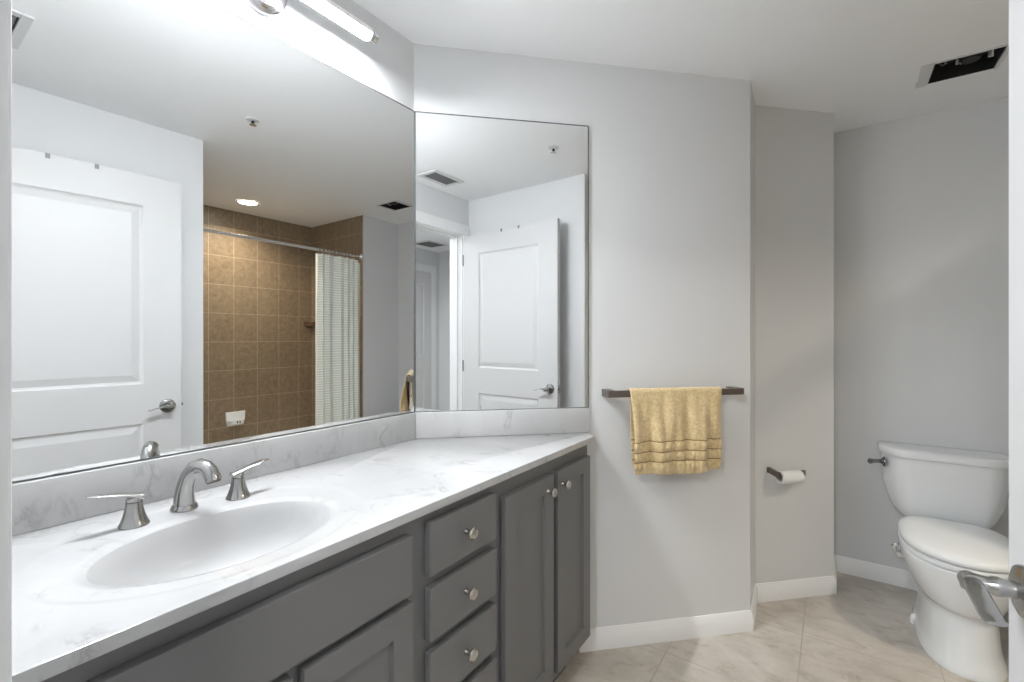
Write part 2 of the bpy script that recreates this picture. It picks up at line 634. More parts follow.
# open-topped carcass so that the sink hangs down inside it
MB().loft([at_z(body, 0.105), at_z(body, 0.8845), at_z(inner, 0.8845), at_z(inner, 0.13)]).build('carcass', M_CAB, vc)
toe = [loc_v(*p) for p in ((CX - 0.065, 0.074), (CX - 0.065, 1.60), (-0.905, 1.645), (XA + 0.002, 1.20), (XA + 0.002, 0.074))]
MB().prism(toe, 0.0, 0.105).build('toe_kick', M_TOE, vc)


def front(name, y0, y1, z0, z1, shaker, knobs=()):
    g = 0.002
    if shaker:
        o = MB().slab(y0, y1, z0, z1, -0.0215, -g * 0, [(y0 + 0.056, y1 - 0.056, z0 + 0.056, z1 - 0.056)], [(0, 0), (0.0015, 0.0085), (0.002, 0.009)])
        o = o.build(name, M_CAB, vc)
    else:
        o = MB().box(y0, y1, -0.0215, 0, z0, z1, 0.0025).build(name, M_CAB, vc)
    for ky, kz in knobs:
        MB().lathe([(0, 0.0), (0.0085, 0.0), (0.0080, 0.003), (0.0058, 0.008), (0.0058, 0.014), (0.0115, 0.0185), (0.0155, 0.021), (0.0160, 0.0245), (0.0135, 0.0285), (0.0125, 0.0280), (0.0115, 0.0292), (0.0, 0.0305)],
                   (ky, -0.0215, kz), '-y', 28).build('knob', M_KNOB, o, 30, 'brushed nickel knob')
    return o


front('false_front', 0.170, 0.718, 0.718, 0.850, False)
front('door', 0.180, 0.437, 0.137, 0.700, True, [(0.408, 0.645)])
front('door', 0.459, 0.718, 0.137, 0.700, True)
front('drawer', 0.773, 1.031, 0.732, 0.859, False, [(0.900, 0.797)])
front('drawer', 0.773, 1.031, 0.577, 0.704, False, [(0.900, 0.6425)])
front('drawer', 0.773, 1.031, 0.422, 0.550, False, [(0.900, 0.487)])
front('drawer', 0.773, 1.031, 0.137, 0.396, False, [(0.900, 0.270)])
front('door', 1.074, 1.353, 0.137, 0.834, True, [(1.315, 0.786)])
front('door', 1.384, 1.637, 0.137, 0.837, True, [(1.412, 0.786)])

# ------------------------------------------------------------------ countertop with basin
CZ = 0.907
ct = thing('countertop', 'white marble vanity top with moulded oval sink and grey veins', 'countertop', (0, 0, 0))
OUTL = [(XA + 0.002, 0.072), (-0.772, 0.072), (-0.772, 1.679), (-0.834, 1.7385), (XA + 0.002, 1.2405)]
SCX, SCY, SA, SB = -0.995, 0.427, 0.1475, 0.2110


def ray_outline(cx, cy, a, poly):
    dx, dy = math.cos(a), math.sin(a)
    best = None
    for i in range(len(poly)):
        x1, y1 = poly[i]
        x2, y2 = poly[(i + 1) % len(poly)]
        ex, ey = x2 - x1, y2 - y1
        den = dx * ey - dy * ex
        if abs(den) < 1e-9:
            continue
        tt = ((x1 - cx) * ey - (y1 - cy) * ex) / den
        u = ((x1 - cx) * dy - (y1 - cy) * dx) / den
        if tt > 0 and -1e-6 <= u <= 1 + 1e-6 and (best is None or tt < best):
            best = tt
    return cx + dx * best, cy + dy * best


angs = sorted([2 * PI * k / 128 for k in range(128)] + [math.atan2(p[1] - SCY, p[0] - SCX) % (2 * PI) for p in OUTL])


def ell(cx, cy, a, b, z):
    return [(cx + (a * b / math.hypot(b * math.cos(t_), a * math.sin(t_))) * math.cos(t_),
             cy + (a * b / math.hypot(b * math.cos(t_), a * math.sin(t_))) * math.sin(t_), z) for t_ in angs]


def outl(k, z):
    r = []
    for t_ in angs:
        x, y = ray_outline(SCX, SCY, t_, OUTL)
        d = math.hypot(x - SCX, y - SCY)
        f = (d - k) / d
        r.append((SCX + (x - SCX) * f, SCY + (y - SCY) * f, z))
    return r


RIM = CZ - 0.0016
rings = [outl(0.03, CZ - 0.021), outl(0.0, CZ - 0.021), outl(0.0, CZ - 0.004), outl(0.0015, CZ - 0.001), outl(0.005, CZ)]
rings += [ell(-1.024, SCY, 0.232, 0.292, CZ), ell(-1.022, SCY, 0.226, 0.285, CZ - 0.0003), ell(-1.020, SCY, 0.219, 0.278, CZ - 0.0013), ell(-1.019, SCY, 0.212, 0.271, RIM)]
rings += [ell(SCX - 0.004, SCY, SA + 0.020, SB + 0.022, RIM - 0.0005), ell(SCX - 0.001, SCY, SA + 0.007, SB + 0.007, RIM - 0.002), ell(SCX, SCY, SA, SB, RIM - 0.006)]
for f, d, sh in ((0.965, 0.016, 0.001), (0.93, 0.032, 0.003), (0.89, 0.050, 0.005), (0.84, 0.070, 0.008), (0.77, 0.090, 0.010), (0.66, 0.108, 0.012), (0.52, 0.120, 0.013), (0.36, 0.127, 0.014), (0.20, 0.130, 0.014), (0.10, 0.1315, 0.014)):
    rings.append(ell(SCX - sh, SCY, SA * f, SB * f, RIM - d))
NR = 12
MB().loft(rings[:NR], cap0=False, cap1=False).build('slab', M_MARBLE, ct, 35)
MB().loft(rings[NR - 1:], cap0=False, cap1=True).build('basin', M_BASIN, ct, 60)
MB().lathe([(0.0, 0.0), (0.021, 0.0), (0.022, 0.002), (0.018, 0.004), (0.008, 0.0045), (0.0, 0.005)], (SCX - 0.014, SCY, RIM - 0.1312), 'z', 28).build('drain', M_CHROME, ct, 40, 'chrome drain stopper')
BT = 0.020
e1 = (PA[0] + S2 * 0.7085, PA[1] + S2 * 0.7085)
ino = offset_line([(XA, 0.072), PA, e1], -BT)
in1 = offset_line([(XA, 0.072), PA, e1], -0.002)
MB().prism([in1[0], ino[0], ino[1], in1[1]], CZ, 1.007, 0.0025).build('backsplash', M_MARBLE, ct, 30)
MB().prism([in1[1], ino[1], ino[2], in1[2]], CZ, 1.007, 0.0025).build('backsplash', M_MARBLE, ct, 30)

# ------------------------------------------------------------------ mirrors
MT = 0.007
MZ0, MZ1 = 1.008, 2.174
mo = offset_line([(XA, 0.076), PA, e1], -MT)
mi_ = offset_line([(XA, 0.076), PA, e1], -0.0015)


def mirror(a_out, b_out, b_in, a_in, label):
    th = thing('wall_mirror', label, 'mirror', (0, 0, 0))
    m = MB().prism([a_in, a_out, b_out, b_in], MZ0, MZ1)
    # front (silvered) face gets the mirror, the ground edges stay dark
    d = Vector((b_out[0] - a_out[0], b_out[1] - a_out[1], 0)).normalized()
    nrm = Vector((d.y, -d.x, 0))
    m.bm.normal_update()
    for f in m.bm.faces:
        f.material_index = 0 if abs(f.normal.dot(nrm)) > 0.9 else 1
    m.build('glass', [M_MIRROR, M_MEDGE], th)
    return th, d, nrm


def lerp2(a, b, s):
    l = math.hypot(b[0] - a[0], b[1] - a[1])
    return (a[0] + (b[0] - a[0]) * s / l, a[1] + (b[1] - a[1]) * s / l)


G = 0.0035
ma = mirror(mo[0], lerp2(mo[1], mo[0], G), lerp2(mi_[1], mi_[0], G), mi_[0], 'long frameless wall mirror above the sink')
mb_ = mirror(lerp2(mo[1], mo[2], G), mo[2], mi_[2], lerp2(mi_[1], mi_[2], G), 'narrower frameless mirror on the angled wall beside the towel bar')
for (th, d, nrm), a, b in ((ma, mo[0], mo[1]), (mb_, mo[1], mo[2])):
    # thin dark ground edge along the top (and the free side of the narrow mirror)
    a3, b3 = Vector((a[0], a[1], 0)), Vector((b[0], b[1], 0))
    q = [a3 + nrm * 0.0006, b3 + nrm * 0.0006, b3 - nrm * 0.002, a3 - nrm * 0.002]
    q = [(p.x, p.y) for p in q]
    MB().prism(q, MZ1 - 0.0035, MZ1 + 0.0006).build('ground_edge', M_MEDGE, th)
    MB().prism(q, MZ0 - 0.0006, MZ0 + (0.0030 if th is ma[0] else 0.0018)).build('ground_edge', M_MEDGE, th)
    if th is mb_[0]:
        q = [b3 - d * 0.0035 + nrm * 0.0006, b3 + d * 0.0006 + nrm * 0.0006, b3 + d * 0.0006 - nrm * 0.002, b3 - d * 0.0035 - nrm * 0.002]
        MB().prism([(p.x, p.y) for p in q], MZ0 + 0.0018, MZ1 - 0.0035).build('ground_edge', M_MEDGE, th)
MB().prism([(PA[0] + 0.0062, PA[1] - 0.0085), (PA[0] + 0.0115, PA[1] - 0.0025), (PA[0] + 0.009, PA[1] + 0.0068 - 0.003), (PA[0] + 0.002, PA[1] - 0.002)], MZ0, MZ1 - 0.001).build('joint_strip', M_MEDGE, ma[0])

# ------------------------------------------------------------------ faucet
FX = -1.205
sp = thing('faucet', 'arched satin nickel faucet spout behind the oval sink', 'faucet', (FX - 0.006, 0.428, RIM), R(25))
MB().lathe([(0, 0), (0.0268, 0), (0.0268, 0.004), (0.0250, 0.008), (0.0228, 0.012), (0, 0.012)], (0, 0, 0), 'z', 32).build('base_ring', M_NICKEL, sp, 35)
ctrl = [(0.0, 0.008, 0.0222), (0.0, 0.020, 0.0208), (0.001, 0.038, 0.0190), (0.005, 0.058, 0.0175), (0.013, 0.078, 0.0166), (0.026, 0.0945, 0.0160), (0.042, 0.1010, 0.0157),
        (0.057, 0.0975, 0.0156), (0.068, 0.088, 0.0158), (0.0745, 0.076, 0.0162), (0.0765, 0.069, 0.0165)]
MB().tube([(x, 0, z) for x, z, r in ctrl], [r for x, z, r in ctrl], 28, up=(0, 1, 0)).build('spout', M_NICKEL, sp, 50)
dv = Vector((0.22, 0, -1.0)).normalized()
p0 = Vector((0.0766, 0, 0.0685))
MB().tube([p0, p0 + dv * 0.0035], [0.0150, 0.0145], 24, up=(0, 1, 0)).build('aerator', M_BRONZE, sp, 40, 'dark aerator ring')


def handle(y, sgn, label):
    h = thing('sink_tap', label, 'tap', (-1.192, y, RIM), 0, 'taps beside the faucet spout')
    MB().lathe([(0, 0), (0.0265, 0), (0.0265, 0.003), (0.0253, 0.005), (0.0225, 0.011), (0.0188, 0.022), (0.0160, 0.034), (0.0145, 0.046), (0.0141, 0.0485), (0, 0.0485)], (0, 0, 0), 'z', 32).build('base', M_NICKEL, h, 35)
    MB().lathe([(0, 0.0500), (0.0140, 0.0500), (0.0140, 0.054), (0.0130, 0.0575), (0.0105, 0.060), (0.0, 0.061)], (0, 0, 0), 'z', 28).build('hub', M_NICKEL, h, 40)
    pts, rad = [], []
    for k in range(21):
        f = k / 20
        pts.append((-0.002 * f, sgn * (-0.0135 + 0.0875 * f), 0.0560 + 0.0205 * math.sin(min(1, f * 1.05) * PI / 2) ** 1.1))
        wd = 0.0135 - 0.003 * f - 0.007 * max(0, (f - 0.75) / 0.25) ** 2
        rad.append((wd, 0.0022 + 0.0062 * max(0.0, 1 - f * 1.5) ** 1.4))
    MB().tube(pts, rad, 18).build('lever', M_NICKEL, h, 50)
    return h


handle(0.331, -1, 'satin nickel lever tap left of the spout, its lever pointing away from the corner')
handle(0.535, 1, 'satin nickel lever tap right of the spout, its lever pointing to the mirror corner')

# ------------------------------------------------------------------ vanity light
LY, LZ = 0.655, 2.290
vl = thing('vanity_light', 'chrome vanity light with lit glass tubes above the long mirror', 'wall lamp', (XA, LY, LZ))
MB().lathe([(0, 0.001), (0.074, 0.001), (0.074, 0.012), (0.069, 0.020), (0.050, 0.027), (0, 0.030)], (0, 0, 0), 'x', 40).build('canopy', M_CANOPY, vl, 40)
MB().lathe([(0, 0.02), (0.016, 0.02), (0.016, 0.062), (0.0, 0.062)], (0, 0, 0), 'x', 24).build('arm', M_CHROME, vl, 40)
MB().lathe([(0, -0.036), (0.027, -0.036), (0.029, -0.030), (0.029, 0.030), (0.027, 0.036), (0, 0.036)], (0.088, 0, 0), 'y', 28).build('hub', M_CHROME, vl, 40)
for s in (-1, 1):
    ax = 'y' if s > 0 else '-y'
    MB().lathe([(0, 0.037), (0.0190, 0.037), (0.0190, 0.305), (0, 0.305)], (0.088, 0, 0), ax, 28).build('glass_tube', M_TUBE, vl, 40, 'lit white glass tube')
    MB().lathe([(0, 0.3055), (0.0206, 0.3055), (0.0206, 0.309), (0.015, 0.312), (0.015, 0.317), (0.0190, 0.319), (0.0190, 0.332), (0.015, 0.336), (0, 0.337)], (0.088, 0, 0), ax, 28).build('end_cap', M_CHROME, vl, 40)
    # reflector over and behind the tube: throws the light down and out
    ra = [R(-12 + 240 * k / 30) for k in range(31)]
    prof_r = [(0.0212 * math.cos(a), 0.0212 * math.sin(a)) for a in ra] + [(0.0222 * math.cos(a), 0.0222 * math.sin(a)) for a in ra[::-1]]
    MB().loft([[(0.088 + px, s * yv, pz) for px, pz in prof_r] for yv in (0.037, 0.309)]).build('reflector', M_REFL, vl, 40, 'white reflector')

# ------------------------------------------------------------------ towel bar and towel (frame of the angled wall: x along, -y into the room)
tb = thing('towel_bar', 'dark bronze flat towel bar on the angled wall', 'towel bar', (PA[0], PA[1], 0), R(45))
BS0, BS1, BZ = 0.768, 1.376, 1.0685
MB().box(BS0, BS1, -0.076, -0.063, BZ - 0.0138, BZ + 0.0138, 0.0012).build('bar', M_BRONZE, tb)
for x0 in (BS0, BS1 - 0.034):
    m = MB().box(x0, x0 + 0.034, -0.0635, -0.0005, BZ - 0.0138, BZ + 0.0138, 0.0012)
    m.build('bracket', M_BRONZE, tb)


def towel():
    NU, NV = 90, 150
    x0, x1 = 0.858, 1.263
    # path: (off, z) from the back hem over the bar to the front hem
    path = []
    zb, zf, ztop, rr = 0.765, 0.742, BZ + 0.0170, 0.0125
    cy_ = 0.0695
    for k in range(60):
        f = k / 59
        path.append((cy_ - rr - 0.003 * (1 - f), zb + (ztop - rr - zb) * f))
    for k in range(1, 20):
        a = PI - PI * k / 20
        path.append((cy_ + rr * math.cos(a) * 1.0, ztop - rr + rr * math.sin(a)))
    for k in range(71):
        f = k / 70
        path.append((cy_ + rr + 0.004 * f, ztop - rr - (ztop - rr - zf) * f))
    bm = bmesh.new()
    grid = []
    n = len(path)
    for j, (off, z) in enumerate(path):
        row = []
        front_side = j > 79
        drop = max(0.0, (ztop - 0.01 - z)) / (ztop - zf)
        for i in range(NU + 1):
            u = i / NU
            x = x0 + (x1 - x0) * u
            if not front_side and z < ztop - 0.02:
                x += 0.012 * (1 - u)
            pinch = 0.016 * drop
            x += pinch * (1 - 2 * u) * 0.8
            fold = (0.55 * math.sin(2 * PI * (2.6 * u + 0.35 * drop) + 0.6) + 0.45 * math.sin(2 * PI * (4.3 * u - 0.5 * drop) + 2.0)
                    + 0.25 * math.sin(2 * PI * (7.7 * u + 0.25 * drop)))
            amp = (0.018 if front_side else 0.008) * min(1.0, drop * 2.2) * (1 - 0.45 * max(0, drop - 0.6) / 0.4)
            puck = 0.0
            if front_side:
                for zc in (0.855, 0.814, 0.772):
                    puck += 0.0065 * math.exp(-((z - zc) / 0.012) ** 2) * (0.5 + 0.5 * math.sin(2 * PI * 17 * u + 2 * math.sin(9 * u)))
                for zc in (0.876, 0.834, 0.794):
                    puck -= 0.003 * math.exp(-((z - zc) / 0.0035) ** 2)
            o = off + (amp * (fold + 0.6) if front_side else -0.4 * amp * (fold + 0.6)) + puck
            zz = z
            if drop > 0.9:
                zz += 0.004 * math.sin(6 * u + 1) + 0.0022 * math.sin(2 * PI * 30 * u)
                if front_side:
                    zz += 0.010 * max(0, u - 0.72) / 0.28
            row.append(bm.verts.new((x, -o, zz)))
        grid.append(row)
    for a, b in zip(grid, grid[1:]):
        for i in range(NU):
            bm.faces.new([a[i], a[i + 1], b[i + 1], b[i]])
    m = MB()
    m.bm = bm
    o = m.build('hand_towel', M_TOWEL, None, 80, loc=(PA[0], PA[1], 0), rot=(0, 0, R(45)))
    s = o.modifiers.new('thickness', 'SOLIDIFY')
    s.thickness = 0.005
    s.offset = 1.0
    return tag(o, 'folded golden beige hand towel hanging over the dark towel bar', 'towel')


towel()

# ------------------------------------------------------------------ toilet paper
tp = thing('toilet_paper_holder', 'dark bronze toilet paper holder on the recessed wall', 'toilet paper holder', (PC0[0], PC0[1], 0), R(45))
for x0, zw, ht in ((0.066, 0.644, 0.0125), (0.2085, 0.625, 0.008)):
    MB().box(x0 - 0.002, x0 + 0.016, -0.006, -0.0005, zw - ht - 0.001, zw + ht + 0.001, 0.0015).build('wall_plate', M_BRONZE, tp)
    m = MB()
    m.loft([[(x0, -d_, z_ - h_), (x0 + 0.014, -d_, z_ - h_), (x0 + 0.014, -d_, z_ + h_), (x0, -d_, z_ + h_)] for d_, z_, h_ in ((0.005, zw, ht), (0.040, 0.5 * zw + 0.5 * 0.636, ht), (0.058, 0.638, 0.013), (0.068, 0.640, 0.0125))])
    m.lathe([(0, -0.001), (0.0175, -0.001), (0.0175, 0.006), (0, 0.006)], (x0 + (0.014 if x0 < 0.1 else -0.004), -0.056, 0.632), 'x', 24)
    m.build('arm', M_BRONZE, tp, 40)
MB().lathe([(0, 0.0865), (0.0075, 0.0865), (0.0075, 0.203), (0, 0.203)], (0, -0.056, 0.632), 'x', 18).build('roller', M_BRONZE, tp, 40)
rl = MB()
prof = [(0.019, 0.0), (0.030, 0.0), (0.030, 0.112), (0.019, 0.112), (0.019, 0.0)]
rings = []
for r_, h_ in prof:
    rings.append([(h_, r_ * math.cos(2 * PI * k / 32), r_ * math.sin(2 * PI * k / 32)) for k in range(32)])
rl.loft(rings, False, False)
p = Matrix.Translation((PC0[0], PC0[1], 0)) @ Matrix.Rotation(R(45), 4, 'Z') @ Vector((0.0885, -0.056, 0.6212))
rl = rl.build('toilet_paper_roll', M_PAPER, None, 40, loc=p, rot=(0, 0, R(45)))
tag(rl, 'small white toilet paper roll on the dark bronze holder', 'toilet paper')

# ------------------------------------------------------------------ toilet
TX = 0.433
to = thing('toilet', 'white two-piece toilet with closed lid in the niche behind the door', 'toilet', (TX, 0, 0))


def egg(a, yf, yb, z, n=2.3, cy=None, cnt=56, nb=None):
    """closed outline: half width a, front at yf, back at yb (yf < yb)."""
    cy = cy if cy is not None else yf + (yb - yf) * 0.48
    nb = nb or n
    r = []
    for k in range(cnt):
        t_ = 2 * PI * k / cnt
        cs, sn = math.cos(t_), math.sin(t_)
        ex = n if sn < 0 else nb
        x = a * math.copysign(abs(cs) ** (2 / ex), cs)
        y = cy + (yb - cy if sn > 0 else cy - yf) * math.copysign(abs(sn) ** (2 / ex), sn)
        r.append((x, y, z))
    return r


RB = 2.905
lev = [(0.134, 2.418, 2.985, 0.0, 2.5), (0.135, 2.416, 2.985, 0.012, 2.5), (0.127, 2.426, 2.98, 0.032, 2.4), (0.121, 2.436, 2.97, 0.075, 2.3), (0.117, 2.446, 2.96, 0.13, 2.25), (0.115, 2.456, 2.95, 0.18, 2.2),
       (0.114, 2.460, 2.945, 0.212, 2.2), (0.118, 2.457, 2.945, 0.216, 2.2), (0.131, 2.446, 2.942, 0.221, 2.15), (0.141, 2.437, 2.94, 0.238, 2.1), (0.157, 2.424, 2.93, 0.270, 2.1), (0.172, 2.413, 2.925, 0.310, 2.1), (0.183, 2.405, 2.92, 0.350, 2.1), (0.188, 2.400, 2.92, 0.382, 2.15), (0.188, 2.400, 2.92, 0.394, 2.15), (0.184, 2.405, 2.916, 0.399, 2.15)]
MB().loft([egg(a, f, b, z, n, nb=3.0) for a, f, b, z, n in lev]).build('bowl', M_PORC, to, 60)
MB().box(-0.09, 0.09, 2.86, 3.085, 0.20, 0.398, 0.03, 3).build('rear_deck', M_PORC, to, 60)
for s in (-1, 1):
    MB().lathe([(0, 0), (0.020, 0), (0.020, 0.020), (0.016, 0.034), (0.008, 0.040), (0.0, 0.041)], (s * 0.124, 2.76, 0.0), 'z', 18).build('bolt_cap', M_PORC, to, 40)
st = [(0.180, 2.408, 2.888, 0.4015), (0.190, 2.397, 2.895, 0.404), (0.1915, 2.395, 2.896, 0.412), (0.190, 2.397, 2.895, 0.420), (0.185, 2.403, 2.891, 0.4225)]
MB().loft([egg(a, f, b, z, 2.15, nb=3.2) for a, f, b, z in st]).build('seat', M_SEAT, to, 40)
ld = [(0.180, 2.409, 2.886, 0.4250), (0.189, 2.400, 2.894, 0.428), (0.191, 2.397, 2.896, 0.436), (0.1895, 2.399, 2.894, 0.446), (0.182, 2.409, 2.888, 0.4545), (0.164, 2.435, 2.872, 0.4600), (0.12, 2.50, 2.83, 0.4640), (0.05, 2.59, 2.76, 0.4655)]
MB().loft([egg(a, f, b, z, 2.15, nb=3.2) for a, f, b, z in ld]).build('seat_lid', M_SEAT, to, 60)
for s in (-1, 1):
    MB().lathe([(0, -0.02), (0.012, -0.02), (0.012, 0.02), (0, 0.02)], (s * 0.075, 2.899, 0.4335), 'x', 16).build('seat_hinge', M_SEAT, to, 40)


def tank_ring(aw, fw, yf, yb, z, r=0.05, dx=0.006):
    """plan outline: back half width aw at yb, front half width fw at yf, rounded corners."""
    poly = [(-aw, yb), (-aw, yf + 0.10), (-fw, yf), (fw, yf), (aw, yf + 0.10), (aw, yb)]
    n = len(poly)
    out = []
    for i in range(n):
        p = Vector(poly[i])
        a = (Vector(poly[i - 1]) - p)
        b = (Vector(poly[(i + 1) % n]) - p)
        rr = min(r, a.length * 0.45, b.length * 0.45) if i not in (0, 5) else 0.015
        p0, p1 = p + a.normalized() * rr, p + b.normalized() * rr
        for k in range(7):
            t_ = k / 6
            q = p0 * (1 - t_) ** 2 + p * 2 * t_ * (1 - t_) + p1 * t_ ** 2
            out.append((q.x + dx, q.y, z))
    return out


YT = 3.108
tk = [(0.140, 0.112, 2.965, 3.10, 0.396), (0.160, 0.132, 2.940, 3.104, 0.405), (0.179, 0.144, 2.928, 3.105, 0.425), (0.198, 0.156, 2.921, 3.106, 0.46), (0.214, 0.164, 2.917, 3.107, 0.51), (0.226, 0.170, 2.914, YT, 0.57), (0.234, 0.174, 2.912, YT, 0.64), (0.236, 0.176, 2.911, YT, 0.712)]
MB().loft([tank_ring(*q) for q in tk]).build('tank', M_PORC, to, 50)
tl = [(0.236, 0.176, 2.911, YT, 0.7125), (0.244, 0.182, 2.902, YT + 0.006, 0.7145), (0.246, 0.184, 2.899, YT + 0.008, 0.722), (0.246, 0.184, 2.899, YT + 0.008, 0.740), (0.243, 0.182, 2.903, YT + 0.006, 0.748), (0.236, 0.177, 2.911, YT, 0.7515), (0.18, 0.13, 2.95, YT - 0.03, 0.7525)]
MB().loft([tank_ring(*q) for q in tl]).build('tank_lid', M_PORC, to, 50)
fl = MB().lathe([(0, 0), (0.025, 0), (0.025, 0.005), (0.018, 0.012), (0.012, 0.016), (0, 0.017)], (-0.2165, 2.970, 0.672), '-x', 22)
fl.tube([(-0.226, 2.970, 0.672), (-0.238, 2.963, 0.673), (-0.256, 2.948, 0.675), (-0.270, 2.937, 0.675), (-0.280, 2.930, 0.674), (-0.284, 2.927, 0.674)], [0.0115, 0.0100, 0.0095, 0.0120, 0.0135, 0.008], 14)
fl.build('flush_lever', M_LEVER, to, 45, 'chrome flush lever')
MB().lathe([(0, 0), (0.016, 0), (0.016, 0.022), (0.010, 0.024), (0, 0.024)], (-0.118, 3.0, 0.373), 'z', 16).build('inlet_nut', M_DARKM, to, 40, 'dark inlet nut under the tank')
va = thing('shutoff_valve', 'chrome shutoff valve on the wall beside the toilet bowl', 'valve', (0.280, YD, 0.193))
MB().lathe([(0, 0.001), (0.030, 0.001), (0.029, 0.005), (0.014, 0.010), (0, 0.010)], (0, 0, 0), '-y', 26).build('escutcheon', M_CHROME, va, 40)
m = MB().lathe([(0, 0.008), (0.009, 0.008), (0.009, 0.05), (0.012, 0.05), (0.012, 0.075), (0, 0.075)], (0, 0, 0), '-y', 18)
m.lathe([(0, 0), (0.008, 0), (0.008, 0.035), (0, 0.035)], (0, -0.062, 0.008), 'z', 14)
m.build('valve_body', M_CHROME, va, 40)
m = MB()
m.loft([[(0.019 * math.cos(2 * PI * k / 24), -h_, 0.012 * math.sin(2 * PI * k / 24)) for k in range(24)] for h_ in (0.076, 0.088)])
m.build('oval_handle', M_CHROME, va, 40)
MB().tube([(0, -0.062, 0.04), (0.004, -0.070, 0.08), (0.012, -0.088, 0.12), (0.026, -0.112, 0.155), (0.034, -0.125, 0.175), (0.035, -0.127, 0.1795)], 0.0045, 12).build('supply_hose', M_GREYP, va, 50)

# ------------------------------------------------------------------ ceiling fittings
ef = thing('exhaust_fan', 'uncovered exhaust fan opening in the ceiling over the toilet', 'exhaust fan', (FX0, FY0, H))
wx, wy = FX1 - FX0, FY1 - FY0
m = MB()
g = 0.0015
m.box(g, wx - g, g, wy - g, 0.17, 0.18).box(g, 0.004, g, wy - g, 0.002, 0.17).box(wx - 0.004, wx - g, g, wy - g, 0.002, 0.17)
m.box(0.004, wx - 0.004, g, 0.004, 0.002, 0.17).box(0.004, wx - 0.004, wy - 0.004, wy - g, 0.002, 0.17)
m.build('housing', M_DARKM, ef)
MB().box(0.055, wx - 0.010, 0.020, wy - 0.020, 0.060, 0.075, 0.004).build('motor_plate', M_BLACK, ef)
m = MB().lathe([(0, 0.02), (0.030, 0.02), (0.034, 0.028), (0.034, 0.05), (0.0, 0.058)], (0.125, 0.098, 0), 'z', 28)
m.build('motor', M_DARKM, ef, 40)
for (px, py, r_) in ((0.045, 0.05, 0.005), (0.092, 0.15, 0.0045), (0.105, 0.155, 0.0045), (0.150, 0.16, 0.005), (0.195, 0.155, 0.007), (0.014, 0.02, 0.004)):
    MB().lathe([(0, 0.0), (r_, 0.0), (r_ * 1.2, 0.004), (r_, 0.020), (0, 0.020)], (px, py, 0.040), 'z', 12).build('screw', M_VENT, ef, 40)
MB().tube([(0.02, 0.03, 0.09), (0.03, 0.06, 0.04), (0.05, 0.10, 0.035), (0.045, 0.15, 0.05), (0.02, 0.17, 0.09)], 0.0035, 8).build('wire', M_GREYP, ef, 40)
MB().tube([(0.19, 0.04, 0.07), (0.185, 0.07, 0.03), (0.195, 0.12, 0.025), (0.198, 0.155, 0.07)], 0.003, 8).build('wire', M_VENT, ef, 40)
# ragged bare edge where the cover used to sit
pe = MB()


def ragged(x0, x1, y0, y1, n, horizontal):
    pts0, pts1 = [], []
    for k in range(n + 1):
        f = k / n
        j0, j1 = random.uniform(-0.002, 0.002), random.uniform(-0.004, 0.004)
        if horizontal:
            pts0.append((x0 + (x1 - x0) * f, y0 + j0 * 0.2))
            pts1.append((x0 + (x1 - x0) * f, y1 + j1))
        else:
            pts0.append((x0 + j0 * 0.2, y0 + (y1 - y0) * f))
            pts1.append((x1 + j1, y0 + (y1 - y0) * f))
    for k in range(n):
        pe.prism([pts0[k], pts0[k + 1], pts1[k + 1], pts1[k]], -0.0025, -0.0002)


ragged(-0.010, wx + 0.01, 0.0, -0.014, 14, True)
ragged(0.0, -0.040, -0.012, wy + 0.005, 12, False)
ragged(wx, wx + 0.012, -0.012, wy + 0.005, 12, False)
pe.build('bare_plaster_edge', M_VENT, ef, label='pale ragged plaster edge')

sh = thing('sprinkler_head', 'small chrome fire sprinkler on the bathroom ceiling, seen in both mirrors', 'sprinkler', (-0.165, 1.19, H))
MB().lathe([(0, 0.0005), (0.034, 0.0005), (0.032, 0.004), (0.018, 0.007), (0.014, 0.007), (0, 0.008)], (0, 0, 0), '-z', 28).build('escutcheon', M_VENT, sh, 40)
m = MB().lathe([(0, 0.006), (0.008, 0.006), (0.008, 0.010), (0, 0.010)], (0, 0, 0), '-z', 16)
for s in (-1, 1):
    m.tube([(s * 0.008, 0, -0.007), (s * 0.016, 0, -0.013), (s * 0.013, 0, -0.023), (0, 0, -0.028)], 0.0022, 8)
m.build('frame', M_CHROME, sh, 50)
MB().lathe([(0, 0.0105), (0.008, 0.0105), (0.008, 0.022), (0, 0.026)], (0, 0, 0), '-z', 10).build('glass_bulb', M_BLACK, sh, 40)
MB().lathe([(0, 0.0285), (0.017, 0.0285), (0.017, 0.0300), (0, 0.0305)], (0, 0, 0), '-z', 20).build('deflector', M_CHROME, sh, 40)


